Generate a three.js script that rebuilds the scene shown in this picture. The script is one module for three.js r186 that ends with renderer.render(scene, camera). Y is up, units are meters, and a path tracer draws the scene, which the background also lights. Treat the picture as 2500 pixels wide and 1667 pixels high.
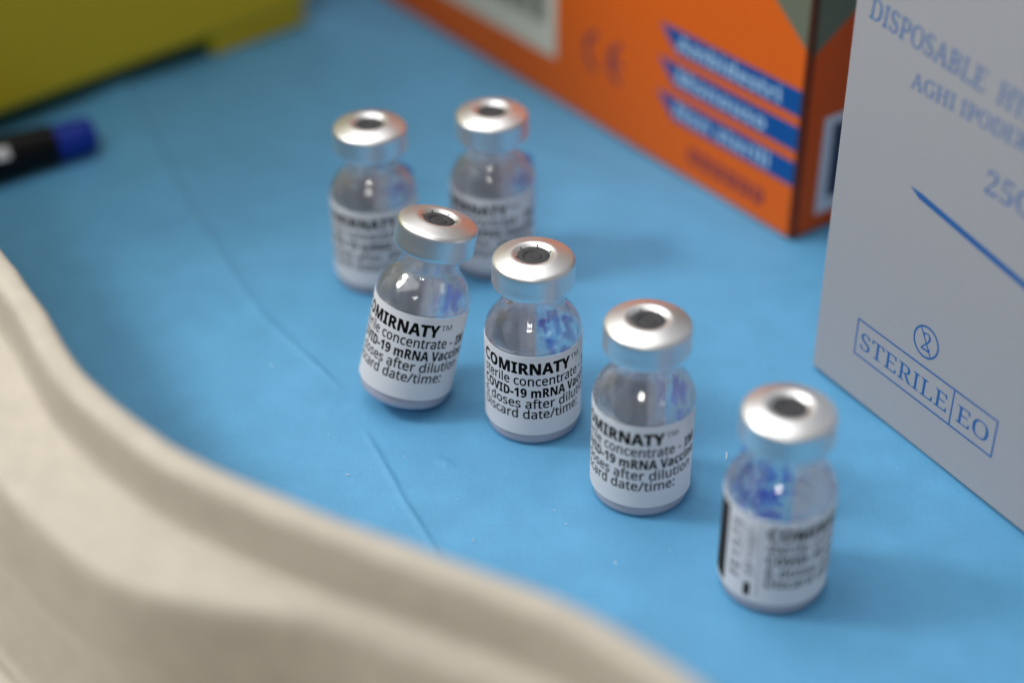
import * as THREE from 'three';
import { RoundedBoxGeometry } from 'three/addons/geometries/RoundedBoxGeometry.js';
import { RectAreaLightUniformsLib } from 'three/addons/lights/RectAreaLightUniformsLib.js';
import { mergeGeometries, mergeVertices } from 'three/addons/utils/BufferGeometryUtils.js';
import { ImprovedNoise } from 'three/addons/math/ImprovedNoise.js';

// ---------------------------------------------------------------- camera
const scene = new THREE.Scene();
const MM = 0.001, Z0 = 223.5;                       // the vials are measured in millimetres
const camera = new THREE.PerspectiveCamera(23.31, 1024 / 682, 0.02, 6);
{
  const pitch = 0.6064, roll = -0.0055;
  const c = Math.cos(pitch), s = Math.sin(pitch);
  const fwd = new THREE.Vector3(0, -s, -c), up = new THREE.Vector3(0, c, -s);
  up.applyAxisAngle(fwd, -roll);
  camera.up.copy(up);
  camera.position.set(0, 0.17071, Z0 * MM);
  camera.lookAt(camera.position.clone().add(fwd));
}
camera.focus = 0.2665;                               // the second vial of the front row is sharp
camera.userData.fStop = 5.4;

// ---------------------------------------------------------------- light
RectAreaLightUniformsLib.init();
scene.background = new THREE.Color(0.2, 0.197, 0.195);   // the even light of the room
const KEY = { at: [-0.40, 0.44, -0.01], aim: [0, 0, -0.01], w: 0.1, h: 0.1, nits: 52, color: [1, 0.97, 0.93] };
const CEIL = { at: [-0.24, 0.62, -0.1], aim: [0, 0, 0], w: 0.8, h: 0.66, nits: 1.65, color: [1, 0.985, 0.96] };
const TUBE = { at: [-0.42, 1.75, 1.72], aim: [0, 0, 0], len: 0.5, dia: 0.03, gap: 0.13, nits: 95, color: [1, 0.96, 0.9] };

const renderer = new THREE.WebGLRenderer({ antialias: true });
renderer.setSize(1024, 682);
renderer.toneMapping = THREE.LinearToneMapping;
renderer.toneMappingExposure = 1.0;
renderer.shadowMap.enabled = true;

// ---------------------------------------------------------------- helpers
let seed = 7;
const rnd = () => { seed = (seed * 1664525 + 1013904223) >>> 0; return seed / 4294967296; };
const noise = new ImprovedNoise();
const V = (x, y, z) => new THREE.Vector3(x, y, z);
const used = new Map();
function numbered(name) {
  const n = used.get(name) || 0; used.set(name, n + 1);
  return n ? `${name}_${String(n).padStart(3, '0')}` : name;
}
function mesh(name, geometry, material, parent) {
  const m = new THREE.Mesh(geometry, material);
  m.name = name; m.castShadow = m.receiveShadow = true;
  if (parent) parent.add(m);
  return m;
}
function tag(o, label, category, group) {
  o.userData.label = label; if (category) o.userData.category = category; if (group) o.userData.group = group;
  return o;
}
function thing(name, label, category, group) {
  const g = new THREE.Group(); g.name = numbered(name); scene.add(g);
  return tag(g, label, category, group);
}
const P = (x, z, y = 0) => V(x * MM, y * MM, (z + Z0) * MM);   // measured point to scene
function std(color, roughness, extra = {}) {
  const m = new THREE.MeshStandardMaterial({ roughness, ...extra });
  m.color.setRGB(...color);
  return m;
}
function phys(color, roughness, extra = {}) {
  const m = new THREE.MeshPhysicalMaterial({ roughness, ...extra });
  m.color.setRGB(...color);
  return m;
}
function canvas(w, h) { const c = document.createElement('canvas'); c.width = w; c.height = h; return [c, c.getContext('2d')]; }
function canvasTexture(c) {
  const t = new THREE.CanvasTexture(c); t.colorSpace = THREE.SRGBColorSpace; t.anisotropy = 8; return t;
}
function noiseTexture(n, f) {                                  // grey height field, tiling
  const data = new Uint8Array(n * n * 4);
  for (let y = 0; y < n; y++) for (let x = 0; x < n; x++) {
    const v = Math.max(0, Math.min(255, 255 * f(x, y)));
    data.set([v, v, v, 255], (y * n + x) * 4);
  }
  const t = new THREE.DataTexture(data, n, n);
  t.wrapS = t.wrapT = THREE.RepeatWrapping; t.magFilter = t.minFilter = THREE.LinearFilter; t.needsUpdate = true;
  return t;
}
const lathe = (pts, n = 96) => new THREE.LatheGeometry(pts.map(([r, y]) => new THREE.Vector2(Math.max(r, 0) * MM, y * MM)), n);
function smoothProfile(pts, per = 5, closed = false) {
  const c = new THREE.CatmullRomCurve3(pts.map(([x, y]) => V(x, y, 0)), closed, 'centripetal');
  return c.getPoints(pts.length * per).map((p) => [p.x, p.y]);
}

// ---------------------------------------------------------------- blue sheet on the table
const fibre = noiseTexture(512, (x, y) => {
  let h = 0.5;
  h += 0.25 * noise.noise(x * 0.35, y * 0.35, 3.1) + 0.22 * noise.noise(x * 0.09, y * 0.16, 8.2) + 0.18 * (rnd() - 0.5);
  return h;
});
const sheetTone = (() => {
  const n = 512, d = new Uint8Array(n * n * 4);
  for (let y = 0; y < n; y++) for (let x = 0; x < n; x++) {
    const v = 1 + 0.035 * noise.noise(x * 0.02, y * 0.02, 4.4) + 0.012 * noise.noise(x * 0.3, y * 0.05, 1.4) + 0.012 * noise.noise(x * 0.05, y * 0.3, 6.4) + 0.05 * (rnd() - 0.5);
    const w = 243 * v; d.set([Math.min(255, w), Math.min(255, w), Math.min(255, w), 255], (y * n + x) * 4);
  }
  const t = new THREE.DataTexture(d, n, n); t.colorSpace = THREE.SRGBColorSpace; t.wrapS = t.wrapT = THREE.MirroredRepeatWrapping; t.magFilter = t.minFilter = THREE.LinearFilter; t.needsUpdate = true;
  return t;
})();
const crease = [[-96, -366], [-90.9, -353.8], [-77, -321], [-64.1, -291], [-46.3, -255.1], [-37, -242], [-29.3, -231.3], [-28.4, -228.6], [-21.2, -211.4], [-17, -201.1], [-12.8, -192.3], [-6, -176]];
const branches = [
  { p: [[-28.6, -229.2], [-25.2, -230], [-21, -229.6]], a: 0.55, w: 1.0 },
  { p: [[-28.6, -229.4], [-30.2, -228.6], [-31.4, -226.4], [-31.8, -223]], a: 0.55, w: 1.1 },
  { p: [[25, -252], [32.3, -257.7], [46.3, -262.5], [57.6, -265.1], [70, -269]], a: 0.35, w: 3.5 },
  { p: [[-12.5, -212.6], [-10.8, -211.4], [-10.2, -209.6]], a: 0.3, w: 1.0 },
  { p: [[12, -172], [24, -178], [40, -176], [58, -181]], a: 0.3, w: 3.2 },
  { p: [[47, -200], [58, -193], [66, -181]], a: 0.25, w: 3 },
];
function toLine(pts, x, z) {                                  // signed distance, share along
  let best = 1e9, side = 1, along = 0;
  for (let i = 0; i + 1 < pts.length; i++) {
    const [ax, az] = pts[i], [bx, bz] = pts[i + 1], dx = bx - ax, dz = bz - az;
    const t = Math.max(0, Math.min(1, ((x - ax) * dx + (z - az) * dz) / (dx * dx + dz * dz)));
    const ex = x - ax - t * dx, ez = z - az - t * dz, d = Math.hypot(ex, ez);
    if (d < best) { best = d; side = dx * ez - dz * ex > 0 ? 1 : -1; along = (i + t) / (pts.length - 1); }
  }
  return [best, side, along];
}
const spots = [[3.5, -223.5], [20.4, -205], [38.5, -183.1], [-25.7, -269], [-3.5, -273.7], [-18.8, -229.7]];
function sheetHeight(x, z) {
  let h = 0;
  const [d, side, s] = toLine(crease, x, z);
  const far = THREE.MathUtils.smoothstep(-z, 238, 300);        // the fold is wide and soft at the back, a sharp pinch in front
  const w = 0.5 + 3.2 * far, wob = 0.75 + 0.5 * noise.noise(s * 23, 1.7, 0.3);
  h += 0.34 * wob * Math.exp(-((d / w) ** 2)) * (1 - 0.8 * far);
  h += 1.9 * Math.exp(-d / 16) * (side > 0 ? 1 : 0.72) * (0.35 + 0.65 * far);
  for (const b of branches) { const [e, , t] = toLine(b.p, x, z); if (e < b.w * 4) h += b.a * Math.exp(-((e / b.w) ** 2)) * Math.sin(Math.PI * Math.min(1, Math.max(0, 0.08 + t * 0.9))); }
  h += 0.5 * noise.noise(x * 0.035, z * 0.045, 5) + 0.08 * noise.noise(x * 0.13, z * 0.11, 9) + 0.03 * noise.noise(x * 0.45, z * 0.4, 2);
  let flat = 1;
  for (const [sx, sz] of spots) flat = Math.min(flat, THREE.MathUtils.smoothstep(Math.hypot(x - sx, z - sz), 8.5, 17));
  return h * flat - 0.02 - 0.4 * (flat > 0 ? flat : 0);
}
{
  const xs = [], zs = [];
  for (let x = -420; x < -110; x += 10) xs.push(x);
  for (let x = -110; x < 90; x += 0.55) xs.push(x);
  for (let x = 90; x <= 420; x += 10) xs.push(x);
  for (let z = -640; z < -380; z += 8) zs.push(z);
  for (let z = -380; z < -290; z += 1.1) zs.push(z);
  for (let z = -290; z < -160; z += 0.5) zs.push(z);
  for (let z = -160; z <= 60; z += 10) zs.push(z);
  const pos = new Float32Array(xs.length * zs.length * 3), uv = new Float32Array(xs.length * zs.length * 2), idx = [];
  zs.forEach((z, j) => xs.forEach((x, i) => {
    const k = j * xs.length + i;
    pos.set([x * MM, sheetHeight(x, z) * MM, (z + Z0) * MM], k * 3);
    uv.set([x / 60, z / 60], k * 2);
    if (i && j) idx.push(k - 1 - xs.length, k - 1, k, k - 1 - xs.length, k, k - xs.length);
  }));
  const g = new THREE.BufferGeometry();
  g.setAttribute('position', new THREE.BufferAttribute(pos, 3));
  g.setAttribute('uv', new THREE.BufferAttribute(uv, 2));
  g.setIndex(idx); g.computeVertexNormals();
  const m = std([0.104, 0.365, 0.64], 0.62, { map: sheetTone, bumpMap: fibre, bumpScale: 0.00004 });
  const s = mesh('table_sheet', g, m, scene);
  s.userData.kind = 'structure';
  s.userData.label = 'creased light blue disposable sheet covering the table top';
}
// lint that has settled on the sheet
{
  const parts = [], at = [[35.3, -213.4, 0.6, 3.0], [-26.8, -208.3, 0.45, 0.9], [-30.8, -218.9, 0.3, 0.4], [-42.7, -238.8, 0.5, 0.9], [6.6, -199.6, 0.3, 0.6], [8.2, -196.2, 0.35, 0.8], [-6.2, -192.3, 0.5, 1.2], [15.5, -187.4, 0.45, 0.9], [38.5, -208.8, 0.25, 0.7], [-17.8, -213, 0.25, 0.5], [-36.1, -218.6, 0.25, 0.4], [24, -190, 0.2, 0.5], [45, -214, 0.25, 0.5], [-9, -202, 0.2, 0.4], [29.5, -222, 0.2, 0.5]];
  for (const [x, z, w, l] of at) {
    const a = rnd() * 6.28, y = sheetHeight(x, z) + 0.08, n = 5, pts = [];
    for (let i = 0; i < n; i++) pts.push(P(x + Math.cos(a) * l * (i / (n - 1) - 0.5) * 0.6 + (rnd() - 0.5) * 0.12, z + Math.sin(a) * l * (i / (n - 1) - 0.5) * 0.6 + (rnd() - 0.5) * 0.12, y + rnd() * 0.1));
    parts.push(new THREE.TubeGeometry(new THREE.CatmullRomCurve3(pts), 8, w * 0.14 * MM, 5));
  }
  const o = mesh('lint', mergeGeometries(parts), std([0.8, 0.82, 0.84], 0.9), scene);
  o.userData.kind = 'stuff'; o.userData.label = 'tiny white specks and fibres of lint scattered on the blue sheet'; o.userData.category = 'lint';
}

// ---------------------------------------------------------------- cartons
const paperBump = noiseTexture(256, (x, y) => 0.5 + 0.2 * noise.noise(x * 0.2, y * 0.2, 1.3) + 0.25 * (rnd() - 0.5));
function carton(o, size, faces, plain, rough) {               // a folded board box: body with printed faces, three-face order +x -x +y -y +z -z
  const g = new RoundedBoxGeometry(size[0] * MM, size[1] * MM, size[2] * MM, 3, 0.7 * MM);
  g.translate(size[0] / 2 * MM, size[1] / 2 * MM, -size[2] / 2 * MM);
  const mats = [0, 1, 2, 3, 4, 5].map((k) => {
    const m = phys([1, 1, 1], rough, { specularIntensity: 0.5, bumpMap: paperBump, bumpScale: 0.00003 });
    if (faces[k]) m.map = faces[k]; else m.color.setRGB(...plain);
    return m;
  });
  return mesh('carton', g, mats, o);
}
function faceFrame(o, corner, dir) {                          // local +x runs along dir on the table, +z is the face's outward normal
  o.position.copy(P(corner[0], corner[1]));
  o.rotation.y = Math.atan2(-dir[1], dir[0]);
}
// white carton of needles: its printed face starts at its far left edge and runs towards the camera
{
  const W = 110, H = 105, k = 16;
  const [c, x] = canvas(W * k, H * k);
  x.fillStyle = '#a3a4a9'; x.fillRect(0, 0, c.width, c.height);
  for (let i = 0; i < 9000; i++) { x.fillStyle = rnd() > 0.5 ? 'rgba(255,255,255,0.05)' : 'rgba(60,60,80,0.05)'; const a = rnd() * 6.28, l = 4 + rnd() * 14, px = rnd() * c.width, py = rnd() * c.height; x.save(); x.translate(px, py); x.rotate(a); x.fillRect(0, 0, l, 1.5); x.restore(); }
  const at = (s, h) => [s * k, (H - h) * k], ink = '#2a5f9f';
  const text = (t, s, h, cap, width, font, slope = 0, color = ink) => {
    x.save(); x.translate(...at(s, h)); x.rotate(slope); x.fillStyle = color; x.font = `${font} ${cap * k / 0.72}px ${font.includes('sans') ? '' : ''}serif`;
    const w = x.measureText(t).width; x.scale(width ? width * k / w : 1, 1); x.fillText(t, 0, 0); x.restore();
  };
  text('DISPOSABLE', 3.2, 67.4, 3.5, 25.6, 'normal', 0.085);
  text('HYPODERMIC NEEDLES', 31.2, 65.0, 3.5, 46, 'normal', 0.085);
  text('AGHI IPODERMICI STERILI', 14.2, 60.2, 2.6, 48, 'normal', 0.0);
  text('25G', 31.8, 50.9, 3.8, 10, 'normal', 0.02);
  x.strokeStyle = ink; x.fillStyle = ink; x.lineJoin = 'miter';
  // needle with a bevelled point
  x.beginPath(); x.moveTo(...at(17.3, 44.7)); x.lineTo(...at(20.0, 44.55)); x.lineTo(...at(60, 38.4)); x.lineTo(...at(60, 37.3)); x.lineTo(...at(19.4, 43.5)); x.closePath(); x.fill();
  x.fillRect(...at(60, 40.5), 6 * k, 5 * k); x.fillRect(...at(66, 42), 12 * k, 8 * k);
  // STERILE | EO
  x.lineWidth = 0.32 * k;
  x.strokeRect(...at(10.1, 15.75), 32.9 * k, 6.9 * k);
  x.beginPath(); x.moveTo(...at(33.45, 15.75)); x.lineTo(...at(33.45, 8.85)); x.stroke();
  text('STERILE', 11.0, 10.5, 3.3, 21.6, 'normal');
  text('EO', 34.4, 10.5, 3.3, 7.6, 'normal');
  // single use: a 2 struck through in a circle
  x.lineWidth = 0.36 * k; x.beginPath(); x.arc(...at(25.8, 20.3), 2.75 * k, 0, 7); x.stroke();
  text('2', 24.6, 18.7, 3.3, 2.6, 'normal');
  x.lineWidth = 0.28 * k; x.beginPath(); x.moveTo(...at(24.3, 22.5)); x.lineTo(...at(27.3, 18.0)); x.stroke();
  const o = thing('needle_carton', 'white carton of disposable needles with blue lettering at right edge', 'box');
  faceFrame(o, [53.0, -238.3], [0.49794, 0.86721]);
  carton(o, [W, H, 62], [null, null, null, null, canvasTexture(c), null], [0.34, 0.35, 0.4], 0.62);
}
// orange carton of gloves: its printed face ends at the near right corner; a second face turns away to the right
{
  const W = 240, H = 88, k = 8.5;
  const [c, x] = canvas(W * k, H * k);
  const px = (s) => (W - s) * k, py = (h) => (H - h) * k;     // s is measured from the near right edge
  x.fillStyle = '#dd620f'; x.fillRect(0, 0, c.width, c.height);
  // bar code panel
  x.fillStyle = '#d6d2c4'; x.fillRect(px(125), py(40), 48 * k, 30 * k);
  x.fillStyle = '#3c4038';
  for (let s = 120; s > 81;) { const w = 0.35 + Math.floor(rnd() * 3) * 0.35; x.fillRect(px(s), py(38), w * k, 21 * k); s -= w + 0.35 + Math.floor(rnd() * 3) * 0.35; }
  // CE mark
  x.strokeStyle = '#7a3c4a'; x.lineWidth = 1.5 * k; x.lineCap = 'butt';
  x.beginPath(); x.arc(px(61.6), py(17), 4.3 * k, Math.PI * 0.5 + 0.2, Math.PI * 1.5 - 0.2); x.stroke();
  x.beginPath(); x.arc(px(53.4), py(17), 4.3 * k, Math.PI * 0.5 + 0.2, Math.PI * 1.5 - 0.2); x.stroke();
  x.beginPath(); x.moveTo(px(57.6), py(17)); x.lineTo(px(54), py(17)); x.stroke();
  // three blue bands with white words
  const bands = [['Ambidestri', 26.5, 31.7, 30.5, 6], ['Monouso', 19.1, 24.2, 27, 9], ['Non sterili', 11.6, 16.6, 29, 8]];
  for (const [t, h0, h1, wide] of bands) {
    x.fillStyle = '#0e4f96'; x.beginPath(); x.moveTo(px(42), py(h1)); x.lineTo(px(0.2), py(h1 + 0.3)); x.lineTo(px(0.2), py(h0)); x.lineTo(px(36.5), py(h0)); x.closePath(); x.fill();
    x.fillStyle = '#aecbe0'; x.font = `bold ${4.4 * k}px sans-serif`;
    x.save(); x.translate(px(36.4), py(h0 + 1.0)); x.scale(wide * k / x.measureText(t).width, 1); x.fillText(t, 0, 0); x.restore();
  }
  // row of small printed symbols
  x.fillStyle = '#7c3040';
  for (let s = 31; s > 9; s -= 3.9) { x.fillRect(px(s), py(7.4 - (31 - s) * 0.01), 3.1 * k, 3.4 * k); }
  x.fillStyle = '#c8602c'; for (let s = 30.2; s > 9; s -= 3.9) x.fillRect(px(s), py(6.6), 1.2 * k, 1.6 * k);
  // grey green chevron that meets at the corner
  x.fillStyle = '#6a705f'; x.beginPath(); x.moveTo(px(0), py(39.8)); x.lineTo(px(62), py(H)); x.lineTo(px(0), py(H)); x.closePath(); x.fill();
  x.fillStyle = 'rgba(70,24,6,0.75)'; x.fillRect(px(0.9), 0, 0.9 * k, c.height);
  const W2 = 120;
  const [c2, y] = canvas(W2 * k, H * k);
  const qy = (h) => (H - h) * k;
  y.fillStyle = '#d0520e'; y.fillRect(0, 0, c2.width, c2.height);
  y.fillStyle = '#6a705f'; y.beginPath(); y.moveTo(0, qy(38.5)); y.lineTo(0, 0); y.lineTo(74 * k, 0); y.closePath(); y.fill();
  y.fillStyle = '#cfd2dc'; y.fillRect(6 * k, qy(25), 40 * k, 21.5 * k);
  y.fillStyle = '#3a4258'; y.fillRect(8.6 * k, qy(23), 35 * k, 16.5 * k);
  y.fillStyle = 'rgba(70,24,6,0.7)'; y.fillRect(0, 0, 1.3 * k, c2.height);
  const o = thing('glove_carton', 'orange carton of disposable gloves with three blue word bands', 'box');
  // local x runs from the far left end to the near right corner
  faceFrame(o, [55.3 - 0.58518 * W, -280.7 - 0.8109 * W], [0.58518, 0.8109]);
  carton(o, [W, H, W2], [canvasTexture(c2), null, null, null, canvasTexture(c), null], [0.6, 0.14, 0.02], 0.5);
}

// ---------------------------------------------------------------- yellow sharps container
{
  const o = thing('sharps_container', 'yellow plastic sharps container with dark gap under its base', 'container');
  faceFrame(o, [-50.1 - 0.7165 * 190, -386.3 + 0.6976 * 190], [0.7165, -0.6976]);   // +x to its right corner, +z out of its front
  const yellow = phys([0.60, 0.49, 0.004], 0.5, { bumpMap: paperBump, bumpScale: 0.00004 });
  // body flares a little towards the top
  const W = 191, D = 120, H = 150;
  const g = new RoundedBoxGeometry(W * MM, H * MM, D * MM, 5, 3 * MM);
  g.translate(W / 2 * MM, (H / 2 + 4.7) * MM, -D / 2 * MM);
  const p = g.attributes.position;
  for (let i = 0; i < p.count; i++) {
    const f = 1 + 0.05 * p.getY(i) / (H * MM);
    p.setX(i, (p.getX(i) - W / 2 * MM) * f + W / 2 * MM); p.setZ(i, (p.getZ(i) + D / 2 * MM) * f - D / 2 * MM);
  }
  g.computeVertexNormals();
  mesh('body', g, yellow, o);
  for (const [x, z] of [[161.5, -27], [161.5, -91.5], [1.5, -27], [1.5, -91.5]]) {
    const f = new RoundedBoxGeometry(28 * MM, 8 * MM, 26 * MM, 3, 1 * MM);
    f.translate((x + 14) * MM, 4 * MM, (z + 13) * MM);
    mesh('foot', f, yellow, o);
  }
  const lid = new RoundedBoxGeometry(206 * MM, 14 * MM, 132 * MM, 4, 3 * MM);
  lid.translate(W / 2 * MM, 161.5 * MM, -D / 2 * MM);
  mesh('lid', lid, phys([0.55, 0.45, 0.02], 0.4), o);
}

// ---------------------------------------------------------------- marker pen
{
  const o = thing('marker_pen', 'black marker pen with blue end lying before the yellow container', 'marker pen');
  const a = V(-90.4, 0, -319.0), dir = V(-0.85, 0, 0.527);
  o.position.copy(P(a.x, a.z, 4.5)); o.scale.set(1, 0.83, 0.83); o.rotation.y = Math.atan2(-dir.z, dir.x);     // +x from the blue end along the barrel
  const turned = (pts) => lathe(pts, 48).rotateZ(-Math.PI / 2);
  const black = phys([0.004, 0.004, 0.005], 0.35, { specularIntensity: 0.35 }), blue = phys([0.006, 0.03, 0.30], 0.4, { specularIntensity: 0.5 });
  mesh('end_plug', turned(smoothProfile([[0, -0.4], [3.4, -0.3], [4.4, 0.2], [4.75, 1.4], [4.85, 5], [4.9, 8.4]], 4)), blue, o);
  mesh('barrel', turned([[4.3, 8.2], [5.1, 8.5], [5.35, 9], [5.4, 60], [5.4, 92], [5.2, 92.6]]), black, o);
  mesh('cap', turned(smoothProfile([[5.3, 92.4], [5.8, 93], [5.9, 100], [5.6, 132], [5, 134], [0, 134.4]], 4)), black, o);
  // the glint on the barrel, painted as a short pale arc
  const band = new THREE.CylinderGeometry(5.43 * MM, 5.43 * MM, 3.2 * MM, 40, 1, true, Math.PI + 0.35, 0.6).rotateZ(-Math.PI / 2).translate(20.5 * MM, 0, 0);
  mesh('painted_glint', band, std([0.6, 0.62, 0.65], 0.4, { side: THREE.DoubleSide }), o);
}

// ---------------------------------------------------------------- kidney tray
{
  const o = thing('kidney_tray', 'beige pulp kidney tray with stepped rim in the foreground', 'tray');
  const outline = [[-84.6, -227.1], [-77.7, -215.3], [-67.8, -199.5], [-59.2, -184.3], [-51.3, -174.6], [-41.3, -165.0], [-25.4, -154.7], [-9.1, -145.9], [6.0, -137.7], [15.3, -130.1], [22.4, -122.5], [34, -105], [38, -85], [30, -63], [8, -46], [-30, -38], [-75, -48], [-118, -84], [-150, -140], [-163, -200], [-160, -243], [-146, -266], [-122, -274], [-100, -256]];
  const curve = new THREE.CatmullRomCurve3(outline.map(([x, z]) => V(x, 0, z)), true, 'centripetal');
  const N = 420, ring = curve.getSpacedPoints(N).slice(0, N);
  // inward normals of the plan curve
  const inward = ring.map((_, i) => {
    const a = ring[(i + N - 2) % N], b = ring[(i + 2) % N], t = b.clone().sub(a).normalize();
    return V(-t.z, 0, t.x);
  });
  // orientation: make them point to the inside
  const centre = V(-55, 0, -130);
  { let s = 0; ring.forEach((p, i) => { s += inward[i].dot(centre.clone().sub(p)); }); if (s < 0) inward.forEach((n) => n.negate()); }
  const profile = (ledge) => {                                  // [inward, height]
    const L = ledge;
    return smoothProfile([[0.2, 37.4], [0, 38.4], [0.4, 39.5], [1.4, 40], [3.0, 39.9], [3.9, 39.3], [4.3, 37.8], [4.7, 33.6 + 1.5 * (1 - L / 8)], [5.1, 31.9], [6.0, 31.0], [6.6 + L * 0.5, 30.8], [7.0 + L, 30.4], [7.9 + L, 29.2], [8.5 + L, 26], [9.9 + L, 12], [10.9 + L, 3.4], [12.2 + L, 0.9], [13.6 + L, 0.6], [22 + L, 0.6]], 3)
      .concat(); };
  const outer = smoothProfile([[22, 0.2], [15, 0.2], [13, 0.9], [11.8, 3], [9.8, 14], [7.6, 28], [6.6, 30.6], [4.6, 32.2], [3.6, 35.5], [2.8, 38.2], [1.6, 38.4], [0.7, 37.9], [0.2, 37.4]], 3);
  const ledgeAt = (i) => {                                      // wide beside the hollow of the kidney, none on its lobes
    const p = ring[i];
    return 8.2 * (1 - THREE.MathUtils.smoothstep(p.x, -42, -14)) * THREE.MathUtils.smoothstep(-p.z, 60, 130) + 0.05;
  };
  const soften = (arr, n) => { for (let k = 0; k < n; k++) { const c = arr.map((v) => v.clone()); arr.forEach((v, i) => v.copy(c[(i + N - 1) % N]).add(c[i]).add(c[(i + 1) % N]).multiplyScalar(1 / 3)); } };
  soften(inward, 14); inward.forEach((n) => n.normalize());
  const build = (prof) => {
    const rows = ring.map((p, i) => prof(i).map(([d, h], j) => {
      const wob = 0.12 * noise.noise(p.x * 0.09, p.z * 0.09, j * 0.11) + (d < 3.5 ? 0.35 * noise.noise(p.x * 0.16, p.z * 0.16, 4) : 0);
      return V((p.x + inward[i].x * (d + wob)) * MM, (h + wob * 0.6) * MM, (p.z + inward[i].z * (d + wob) + Z0) * MM);
    }));
    const M = rows[0].length, pos = [], uv = [], idx = [];
    rows.push(rows[0]);
    let run = 0;
    rows.forEach((r, i) => {
      let acc = 0;
      if (i) run += rows[i][0].distanceTo(rows[i - 1][0]);
      r.forEach((v, j) => { if (j) acc += v.distanceTo(r[j - 1]); pos.push(v.x, v.y, v.z); uv.push(run / 0.05, acc / 0.05); if (i && j) { const k = i * M + j; idx.push(k - M - 1, k - 1, k, k - M - 1, k, k - M); } });
    });
    const g = new THREE.BufferGeometry();
    g.setAttribute('position', new THREE.Float32BufferAttribute(pos, 3));
    g.setAttribute('uv', new THREE.Float32BufferAttribute(uv, 2));
    g.setIndex(idx); g.computeVertexNormals();
    return g;
  };
  const pulpBump = noiseTexture(512, (x, y) => 0.5 + 0.3 * noise.noise(x * 0.08, y * 0.08, 2.2) + 0.25 * noise.noise(x * 0.3, y * 0.3, 6) + 0.15 * (rnd() - 0.5));
  const pulpMap = (() => {
    const n = 256, d = new Uint8Array(n * n * 4);
    for (let y = 0; y < n; y++) for (let x = 0; x < n; x++) {
      const v = 1 + 0.04 * noise.noise(x * 0.05, y * 0.05, 3) + 0.03 * noise.noise(x * 0.21, y * 0.21, 7) + 0.05 * (rnd() - 0.5);
      d.set([Math.min(255, 182 * v), Math.min(255, 175 * v), Math.min(255, 163 * v), 255], (y * n + x) * 4);
    }
    const t = new THREE.DataTexture(d, n, n); t.colorSpace = THREE.SRGBColorSpace; t.wrapS = t.wrapT = THREE.MirroredRepeatWrapping; t.magFilter = t.minFilter = THREE.LinearFilter; t.needsUpdate = true;
    return t;
  })();
  const pulp = std([1, 1, 1], 0.85, { map: pulpMap, bumpMap: pulpBump, bumpScale: 0.00006, side: THREE.DoubleSide });
  const inner = build((i) => profile(ledgeAt(i)));
  mesh('inner_wall', inner, pulp, o);
  mesh('outer_wall', build((i) => outer.map(([d, h]) => [d + (d > 6 ? ledgeAt(i) : 0) * Math.min(1, Math.max(0, (d - 6) / 3)), h])), pulp, o);
  // floor: one sheet inside the wall's foot
  const shape = new THREE.Shape(ring.map((p, i) => { const d = 14.6 + ledgeAt(i); return new THREE.Vector2((p.x + inward[i].x * d) * MM, -(p.z + inward[i].z * d + Z0) * MM); }));
  const fl = new THREE.ExtrudeGeometry(shape, { depth: 1.2 * MM, bevelEnabled: true, bevelThickness: 0.5 * MM, bevelSize: 0.5 * MM, bevelSegments: 2 }).rotateX(-Math.PI / 2).translate(0, 1.3 * MM, 0);
  const fp = fl.attributes.position, fu = fl.attributes.uv;
  for (let i = 0; i < fp.count; i++) fu.setXY(i, fp.getX(i) / 0.05, fp.getZ(i) / 0.05);
  mesh('floor', fl, pulp, o);
}

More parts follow.
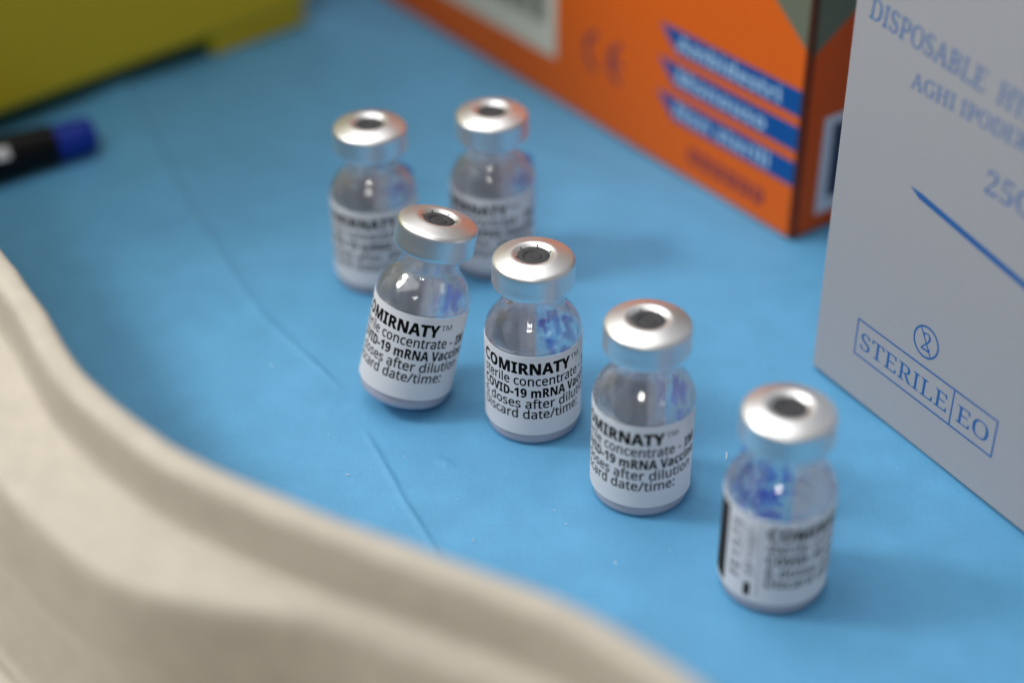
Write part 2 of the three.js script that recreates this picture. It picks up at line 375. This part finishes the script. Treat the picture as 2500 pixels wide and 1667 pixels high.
// ---------------------------------------------------------------- vials
const R = 8, RL = 8.045;                                       // glass and label radius
const LT = 18.12, LB = 2.42;                                   // label top and bottom
const LW = 284 / 360 * 2 * Math.PI * RL, LH = LT - LB;         // unrolled label in mm
const TEXT0 = 111 / 284;                                       // where the words start, share of the label's width
const labelTexture = (() => {
  const k = 50, [c, x] = canvas(Math.round(LW * k), Math.round(LH * k));
  x.fillStyle = '#f8f8fa'; x.fillRect(0, 0, c.width, c.height);
  const X0 = TEXT0 * LW;
  const line = (t, dx, base, cap, width, weight) => {
    x.save(); x.translate((X0 + dx) * k, base * k); x.font = `${weight} ${cap / 0.714 * k}px sans-serif`; x.fillStyle = '#060607';
    x.scale(width * k / x.measureText(t).width, 1); x.fillText(t, 0, 0);
    x.strokeStyle = '#060607'; x.lineWidth = (cap > 2 ? 0.13 : 0.075) * k; x.lineJoin = 'round'; x.strokeText(t, 0, 0); x.restore();
  };
  line('COMIRNATY', 0, 3.42, 2.12, 16.8, 'bold');
  x.save(); x.translate((X0 + 17.1) * k, 2.3 * k); x.font = `normal ${1.35 * k}px sans-serif`; x.fillStyle = '#060607'; x.scale(2.2 * k / x.measureText('TM').width, 1); x.fillText('TM', 0, 0); x.restore();
  line('sterile concentrate -', 0.15, 5.66, 1.75, 20.0, 'normal');
  line('IM', 20.8, 5.66, 1.75, 2.9, 'bold');
  line('COVID-19 mRNA Vaccine', 0.15, 8.0, 1.75, 23.7, 'bold');
  line('6 doses after dilution', 0.2, 10.2, 1.75, 22.6, 'normal');
  line('Discard date/time:', 0.15, 12.3, 1.75, 19.1, 'normal');
  x.fillStyle = '#060607';
  x.fillRect((X0 - 0.75) * k, 1.1 * k, 0.09 * k, (LH - 2.2) * k);               // rule left of the words
  // turned lines: batch and date
  const turned = (t, right, low, high, cap, weight) => {
    x.save(); x.translate((X0 - right) * k, low * k); x.rotate(-Math.PI / 2); x.font = `${weight} ${cap / 0.714 * k}px sans-serif`;
    x.scale((low - high) * k / x.measureText(t).width, 1); x.fillText(t, 0, 0); x.restore();
  };
  turned('FE1573', 3.7, 12.6, 1.7, 1.9, 'normal');
  turned('EXP 11/2021', 1.5, 11.0, 2.0, 1.3, 'normal');
  x.fillRect((X0 - 2.75) * k, 12.4 * k, 1.0 * k, 2.4 * k);
  x.fillRect((X0 - 12.6) * k, 0.8 * k, 5.8 * k, (LH - 1.4) * k);                // dark panel at the left end
  return canvasTexture(c);
})();
// The label is a wrapped strip with an outside, an inside and edges; angle 0 is the strip's own start of words. Unprinted faces look up a blank spot.
function labelGeometry() {
  const n = 128, a0 = -111 * Math.PI / 180, a1 = 173 * Math.PI / 180, ro = RL + 0.035, ri = RL - 0.035;
  const pos = [], uv = [], idx = [];
  const add = (r, a, y, u, v) => { pos.push(r * Math.sin(a) * MM, y * MM, r * Math.cos(a) * MM); uv.push(u, v); return pos.length / 3 - 1; };
  const blank = [0.985, 0.05];
  const strip = (ra, ya, rb, yb, printed) => {
    let pa, pb;
    for (let i = 0; i <= n; i++) {
      const s = i / n, a = a0 + (a1 - a0) * s;
      const qa = add(ra, a, ya, printed ? s : blank[0], printed ? 0 : blank[1]), qb = add(rb, a, yb, printed ? s : blank[0], printed ? 1 : blank[1]);
      if (i) idx.push(pa, qa, qb, pa, qb, pb);
      pa = qa; pb = qb;
    }
  };
  strip(ro, LB, ro, LT, true); const printed = idx.length; strip(ro, LT, ri, LT, false); strip(ri, LT, ri, LB, false); strip(ri, LB, ro, LB, false);
  for (const [a, f] of [[a0, 1], [a1, -1]]) {
    const q = [add(ri, a, LB, ...blank), add(ro, a, LB, ...blank), add(ro, a, LT, ...blank), add(ri, a, LT, ...blank)];
    f > 0 ? idx.push(q[0], q[1], q[2], q[0], q[2], q[3]) : idx.push(q[0], q[2], q[1], q[0], q[3], q[2]);
  }
  const g = new THREE.BufferGeometry();
  g.setAttribute('position', new THREE.Float32BufferAttribute(pos, 3));
  g.setAttribute('uv', new THREE.Float32BufferAttribute(uv, 2));
  g.setIndex(idx); g.computeVertexNormals();
  g.addGroup(0, printed, 0); g.addGroup(printed, idx.length - printed, 1);
  return g;
}
// Hand-written blue ink in the gap of the label: every stroke is a ribbon of ink on the glass
function inkGeometry(strokes) {
  const parts = [];
  for (const [w, ...pts] of strokes) {
    const c = new THREE.CatmullRomCurve3(pts.map(([u, h]) => V(u, h, 0))), n = 10 + pts.length * 5, pos = [], idx = [], nor = [];
    const on = (u, h) => { const a = Math.PI + (u - 0) / R; pos.push((R + 0.03) * Math.sin(a) * MM, h * MM, (R + 0.03) * Math.cos(a) * MM); nor.push(Math.sin(a), 0, Math.cos(a)); };
    for (let i = 0; i <= n; i++) {
      const p = c.getPoint(i / n), t = c.getTangent(i / n), ww = w * (0.85 + 0.25 * noise.noise(i * 0.7, w * 9, pts.length)) * Math.min(1, 0.55 + Math.min(i, n - i) * 0.3);
      on(p.x - t.y * ww / 2, p.y + t.x * ww / 2); on(p.x + t.y * ww / 2, p.y - t.x * ww / 2);
      if (i) { const k = i * 2; idx.push(k - 2, k - 1, k + 1, k - 2, k + 1, k); }
    }
    const g = new THREE.BufferGeometry();
    g.setAttribute('position', new THREE.Float32BufferAttribute(pos, 3)); g.setAttribute('normal', new THREE.Float32BufferAttribute(nor, 3)); g.setIndex(idx);
    parts.push(g);
  }
  return mergeGeometries(parts);
}
// u: millimetres round the glass from the middle of the gap, h: height; a date and time in a hurried hand
const writing = [
  [1.1, [-3.6, 16.6], [-4.1, 14.6], [-3.9, 12.6]],
  [1.1, [-1.8, 16.4], [-0.6, 17.1], [0.2, 16], [-0.9, 14.4], [-2, 13], [0.4, 12.8]],
  [0.9, [1.2, 12.4], [2.4, 17.2]],
  [1.1, [3.0, 16.8], [2.9, 14.7], [4.2, 14.9], [4.6, 13.5], [3.2, 12.5]],
  [1.1, [-3.8, 10.6], [-2.4, 10.9], [-2.7, 9.6], [-2.2, 8.3], [-3.6, 7.8]],
  [1.1, [-0.6, 10.8], [-1.3, 9.1], [-0.4, 7.9], [0.5, 9], [-0.4, 10.6]],
  [1.1, [1.6, 10.6], [3.4, 10.7], [2.2, 8.0]],
  [1.0, [3.6, 20.2], [1.2, 20.6], [-1.6, 20.1]],
  [1.1, [-3.6, 5.6], [-1, 5.9], [1.4, 5.4], [3.8, 5.8]],
];
// the same hand pressed harder: the strokes are doubled and break up where the pen skipped on the glass
const bold = [];
for (const [w, ...p] of writing) for (const [du, dh, f] of [[-0.2, 0.15, 0.95], [0.35, -0.2, 0.8]]) {
  const q = p.map(([u, h]) => [u + du + (rnd() - 0.5) * 0.3, h + dh + (rnd() - 0.5) * 0.3]);
  for (let i = 0; i + 1 < q.length; i++) if (rnd() > 0.12) {
    const m = [(q[i][0] + q[i + 1][0]) / 2 + (rnd() - 0.5) * 0.35, (q[i][1] + q[i + 1][1]) / 2 + (rnd() - 0.5) * 0.35];
    bold.push([w * f * (0.8 + 0.5 * rnd()), q[i], m, q[i + 1]]);
  }
}
const wipedInk = [[2.0, [1.6, 17.8], [2.2, 15.5], [1.6, 13.4]], [1.6, [3.9, 18], [3.6, 15], [3.9, 12]], [1.9, [1.4, 11.8], [2.4, 10.6], [1.6, 9]], [1.6, [-0.5, 9.6], [0.2, 8.2]], [1.5, [-2.6, 16], [-2.2, 14.6]], [1.7, [-0.6, 13.4], [0.6, 12.2]], [1.4, [-3.4, 12], [-3, 10.4]]];

const skin = smoothProfile([[R, 18.9], [7.86, 19.6], [7.4, 20.7], [6.6, 21.9], [5.75, 22.9], [5.2, 23.7], [4.95, 24.6], [4.9, 25.8], [4.95, 26.8]], 5).map(([r, y]) => [r + 0.015, y + 0.01]);
const wallOuter = [[7.9, 2.3], [R, 3.2], [R, 10], [R, 18.3], ...skin], wallInner = [[7.4, 18.3], [7.4, 10], [7.4, 4], [7.35, 3.2], [7.2, 2.6]];
const shoulder = smoothProfile([[R, 18.3], [R, 18.9], [7.86, 19.6], [7.4, 20.7], [6.6, 21.9], [5.75, 22.9], [5.2, 23.7], [4.95, 24.6], [4.9, 25.8], [4.95, 26.8]], 5)
  .concat(smoothProfile([[5.2, 27.2], [5.9, 27.6], [6.2, 28.1], [6.25, 29.2], [6.2, 30.2], [5.6, 30.6], [4.4, 30.65], [3.5, 30.5]], 3),
    smoothProfile([[3.6, 30.2], [3.6, 28], [4.2, 26.4], [4.3, 25.2], [4.5, 24.2], [5.05, 23.2], [6.0, 22.0], [6.85, 20.7], [7.25, 19.5], [7.38, 18.8], [7.4, 18.3]], 5), [[R, 18.3]]);
const baseSkin = smoothProfile([[0, 0.75], [4.2, 0.55], [5.8, 0.2], [6.7, 0.0], [7.35, 0.12], [7.78, 0.6], [7.88, 1.3], [7.9, 2.25]], 4);
// the cloudy rest of the liquid, which the thick base glass spreads over its whole height
const residue = smoothProfile([[0, 0.84], [4.2, 0.64], [5.8, 0.3], [6.7, 0.1], [7.25, 0.22], [7.64, 0.7], [7.72, 1.4], [7.55, 2.1], [7.2, 2.6]], 4).concat([[7.0, 2.75], [6.4, 2.7], [0, 2.65]]);
// hazy layer added inside the shoulder, in patches, to brighten the glass
const film = smoothProfile([[4.2, 24.5], [4.9, 23.2], [5.85, 22.0], [6.7, 20.7], [7.1, 19.5], [7.26, 18.6], [7.28, 17.4], [7.28, 13]], 5);
const filmGeometry = new THREE.LatheGeometry(film.map(([r, y]) => new THREE.Vector2(r * MM, y * MM)), 48, 249 * Math.PI / 180, 95 * Math.PI / 180);
const filmPatches = noiseTexture(256, (x, y) => 0.44 + 0.3 * noise.noise(x * 0.05, y * 0.022, 3.7) + 0.15 * noise.noise(x * 0.14, y * 0.07, 8.1));
const wallGeometry = mergeGeometries([lathe(wallOuter, 128), lathe(wallInner, 128)]);
const shoulderGeometry = mergeVertices(lathe(shoulder, 128), 1e-7), baseGeometry = lathe(baseSkin, 128), residueGeometry = lathe(residue, 96);
const pane = phys([0.985, 0.992, 0.995], 0.0, { transmission: 1, thickness: 0, ior: 1.5 });
const glass = phys([0.992, 0.996, 0.998], 0.0, { transmission: 1, thickness: 0.001, ior: 1.5, transparent: true, opacity: 0.38 });
const filmy = phys([0.97, 0.97, 1], 1, { roughnessMap: filmPatches, transmission: 1, thickness: 0, ior: 1.33, specularIntensity: 0.3 });
const milky = phys([0.66, 0.63, 0.71], 0.2, { transmission: 0.45, thickness: 0 });
const brushed = noiseTexture(256, (x, y) => 0.5 + 0.35 * (rnd() - 0.5) + 0.25 * noise.noise(x * 0.3, y * 0.02, 4));
const aluminium = phys([0.88, 0.88, 0.885], 0.42, { metalness: 1, bumpMap: brushed, bumpScale: 0.000003 });
const capGeometry = lathe(
  smoothProfile([[4.95, 27.45], [6.1, 27.3], [6.55, 27.4], [6.72, 27.75], [6.72, 29.4], [6.73, 31.0], [6.68, 31.5], [6.42, 31.88], [5.9, 32.12], [5.0, 32.42], [4.2, 32.66], [3.75, 32.76], [3.45, 32.75], [3.2, 32.66], [2.95, 32.52], [2.72, 32.38], [2.62, 32.3]], 4).concat([[2.6, 32.1], [4.9, 31.2], [6.3, 30.9], [6.4, 28.2], [4.95, 27.6], [4.95, 27.45]]), 112);
const rubber = std([0.035, 0.037, 0.042], 0.7, { bumpMap: paperBump, bumpScale: 0.00004 });
const stopperGeometry = (() => {
  const parts = [lathe([[0, 32.2], [0.5, 32.22], [1.1, 32.24], [1.26, 32.2], [1.34, 32.08], [1.46, 32.08], [1.56, 32.26], [1.75, 32.33], [2.1, 32.32], [2.75, 32.27], [2.8, 31.6], [6.0, 31.2], [6.1, 30.7], [3.2, 30.66], [3.2, 28.4], [2.9, 27.8], [0, 27.9]], 72)];
  for (let i = 0; i < 6; i++) {                                  // stubs of the torn bridges, lying up the wall of the opening
    const a = Math.PI / 2 + i * Math.PI / 3;
    parts.push(new THREE.ConeGeometry(0.2 * MM, 0.42 * MM, 6).rotateX(0.95).translate(0, 32.5 * MM, 2.86 * MM).rotateY(-a + Math.PI / 2));
  }
  return mergeGeometries(parts.map((g) => g.toNonIndexed()));
})();
const paper = phys([1, 1, 1], 0.95, { specularIntensity: 0.25, map: labelTexture, transmission: 0.48, thickness: 0 });
const backing = phys([0.93, 0.93, 0.95], 0.95, { specularIntensity: 0.25, transmission: 0.5, thickness: 0 });
const inkBlue = phys([0.02, 0.15, 0.95], 0.9, { side: THREE.DoubleSide, transmission: 0.5, thickness: 0 });
const labelGeo = labelGeometry();
const inks = [inkGeometry(writing), inkGeometry(bold), inkGeometry(wipedInk)];
const gapMiddle = (173 + 249) / 2 * Math.PI / 180;              // angle of the label's gap from the start of the words

function makeVial(name, label, ink) {
  const o = thing(name, label, 'vial', 'small glass vials standing on the blue sheet');
  mesh('glass_body', wallGeometry, pane, o);
  mesh('glass_shoulder', shoulderGeometry, glass, o);
  mesh('glass_base', baseGeometry, pane, o);
  mesh('added_haze', filmGeometry, filmy, o);
  mesh('liquid_residue', residueGeometry, milky, o);
  mesh('crimp_cap', capGeometry, aluminium, o);
  mesh('rubber_stopper', stopperGeometry, rubber, o);
  const l = mesh('paper_label', labelGeo, [paper, backing], o);
  const k = mesh('ink_writing', inks[ink], inkBlue, o);
  k.rotation.y = gapMiddle - Math.PI;
  return o;
}
function placeVial(o, x, z, wordsAt, lean = [0, 0]) {          // wordsAt: degrees, where the words start as the camera sees it (0 faces it)
  const ang = Math.hypot(...lean);
  o.position.copy(P(x, z, 7.2 * Math.sin(ang)));
  const toCam = Math.atan2(-x, -z);                             // the camera stands at 0, 0 of the measured plan
  const turn = new THREE.Quaternion().setFromAxisAngle(V(0, 1, 0), toCam + wordsAt * Math.PI / 180);
  if (ang) {
    const axis = V(0, 1, 0).cross(V(lean[0], 0, -lean[1]).normalize());
    turn.premultiply(new THREE.Quaternion().setFromAxisAngle(axis, ang));
  }
  o.quaternion.copy(turn);
}
const first = makeVial('vial', 'upright vial in sharp focus, whole COMIRNATY word facing the camera', 1);
placeVial(first, 3.5, -223.5, -73);
const rest = [
  ['vial tilted to the right, in front of the two blurred back vials', -18.8, -229.7, -99, 2, [0.218, 0.12]],
  ['upright vial between the sharply focused vial and the nearest vial', 20.4, -205.0, -95, 2],
  ['nearest and largest vial, beside the white carton, dark bar on label', 38.5, -183.1, -8, 1],
  ['blurred vial at back left, partly hidden by the leaning vial', -25.7, -269.0, -91, 0],
  ['blurred vial farthest back, closest to the orange carton', -3.5, -273.7, -101, 0],
];
for (const [label, x, z, words, ink, lean] of rest) {
  const o = first.clone(); o.name = numbered('vial'); scene.add(o);
  o.userData.label = label;
  o.children.find((c) => c.name === 'ink_writing').geometry = inks[ink];
  placeVial(o, x, z, words, lean);
}

// a drop hangs on the neck of the sharp vial, under its cap
{
  const g = new THREE.SphereGeometry(1, 32, 24).scale(1.25 * MM, 0.85 * MM, 0.55 * MM).translate(0, 26.1 * MM, 5.2 * MM).rotateY((-52 + 73) * Math.PI / 180);
  mesh('liquid_drop', g, phys([0.99, 0.98, 0.95], 0, { transmission: 1, thickness: 0.001, ior: 1.36 }), first);
}

// ---------------------------------------------------------------- lamps
function areaLight(spec, w, h, holder, dz) {
  const l = new THREE.RectAreaLight(new THREE.Color().setRGB(...spec.color), spec.nits, w, h);
  l.name = 'lamp_light';
  l.position.set(0, 0, dz); l.rotation.y = Math.PI; holder.add(l);
  return l;
}
for (const [spec, label] of [[KEY, 'square white panel lamp to the left of the table'], [CEIL, 'large white panel lamp straight above the table']]) {
  const o = thing('panel_lamp', label, 'lamp');
  o.position.set(...spec.at); o.lookAt(...spec.aim);                     // +z towards the table
  mesh('housing', new RoundedBoxGeometry(spec.w + 0.03, spec.h + 0.03, 0.03, 3, 0.006).translate(0, 0, -0.018), std([0.5, 0.5, 0.5], 0.5), o);
  const glow = std([0.8, 0.8, 0.8], 0.6); glow.emissive.setRGB(...spec.color);
  mesh('diffuser', new RoundedBoxGeometry(spec.w, spec.h, 0.004, 2, 0.001).translate(0, 0, -0.001), glow, o);
  areaLight(spec, spec.w, spec.h, o, 0.006);
}
{
  const o = thing('tube_lamp', 'twin tube lamp fitting high behind the camera', 'lamp');
  o.position.set(...TUBE.at); o.lookAt(...TUBE.aim); o.rotateZ(-0.22);
  mesh('housing', new RoundedBoxGeometry(TUBE.len + 0.08, TUBE.gap + 0.12, 0.04, 3, 0.008).translate(0, 0, -0.045), std([0.6, 0.6, 0.6], 0.5), o);
  const glow = std([0.8, 0.8, 0.8], 0.6); glow.emissive.setRGB(1, 0.97, 0.93);
  for (const s of [-1, 1]) {
    mesh('tube', new THREE.CylinderGeometry(TUBE.dia / 2, TUBE.dia / 2, TUBE.len, 24).rotateZ(Math.PI / 2).translate(0, s * TUBE.gap / 2, 0), glow, o);
    areaLight(TUBE, TUBE.len, TUBE.dia, o, TUBE.dia / 2 + 0.003).position.y = s * TUBE.gap / 2;
  }
}
renderer.render(scene, camera);
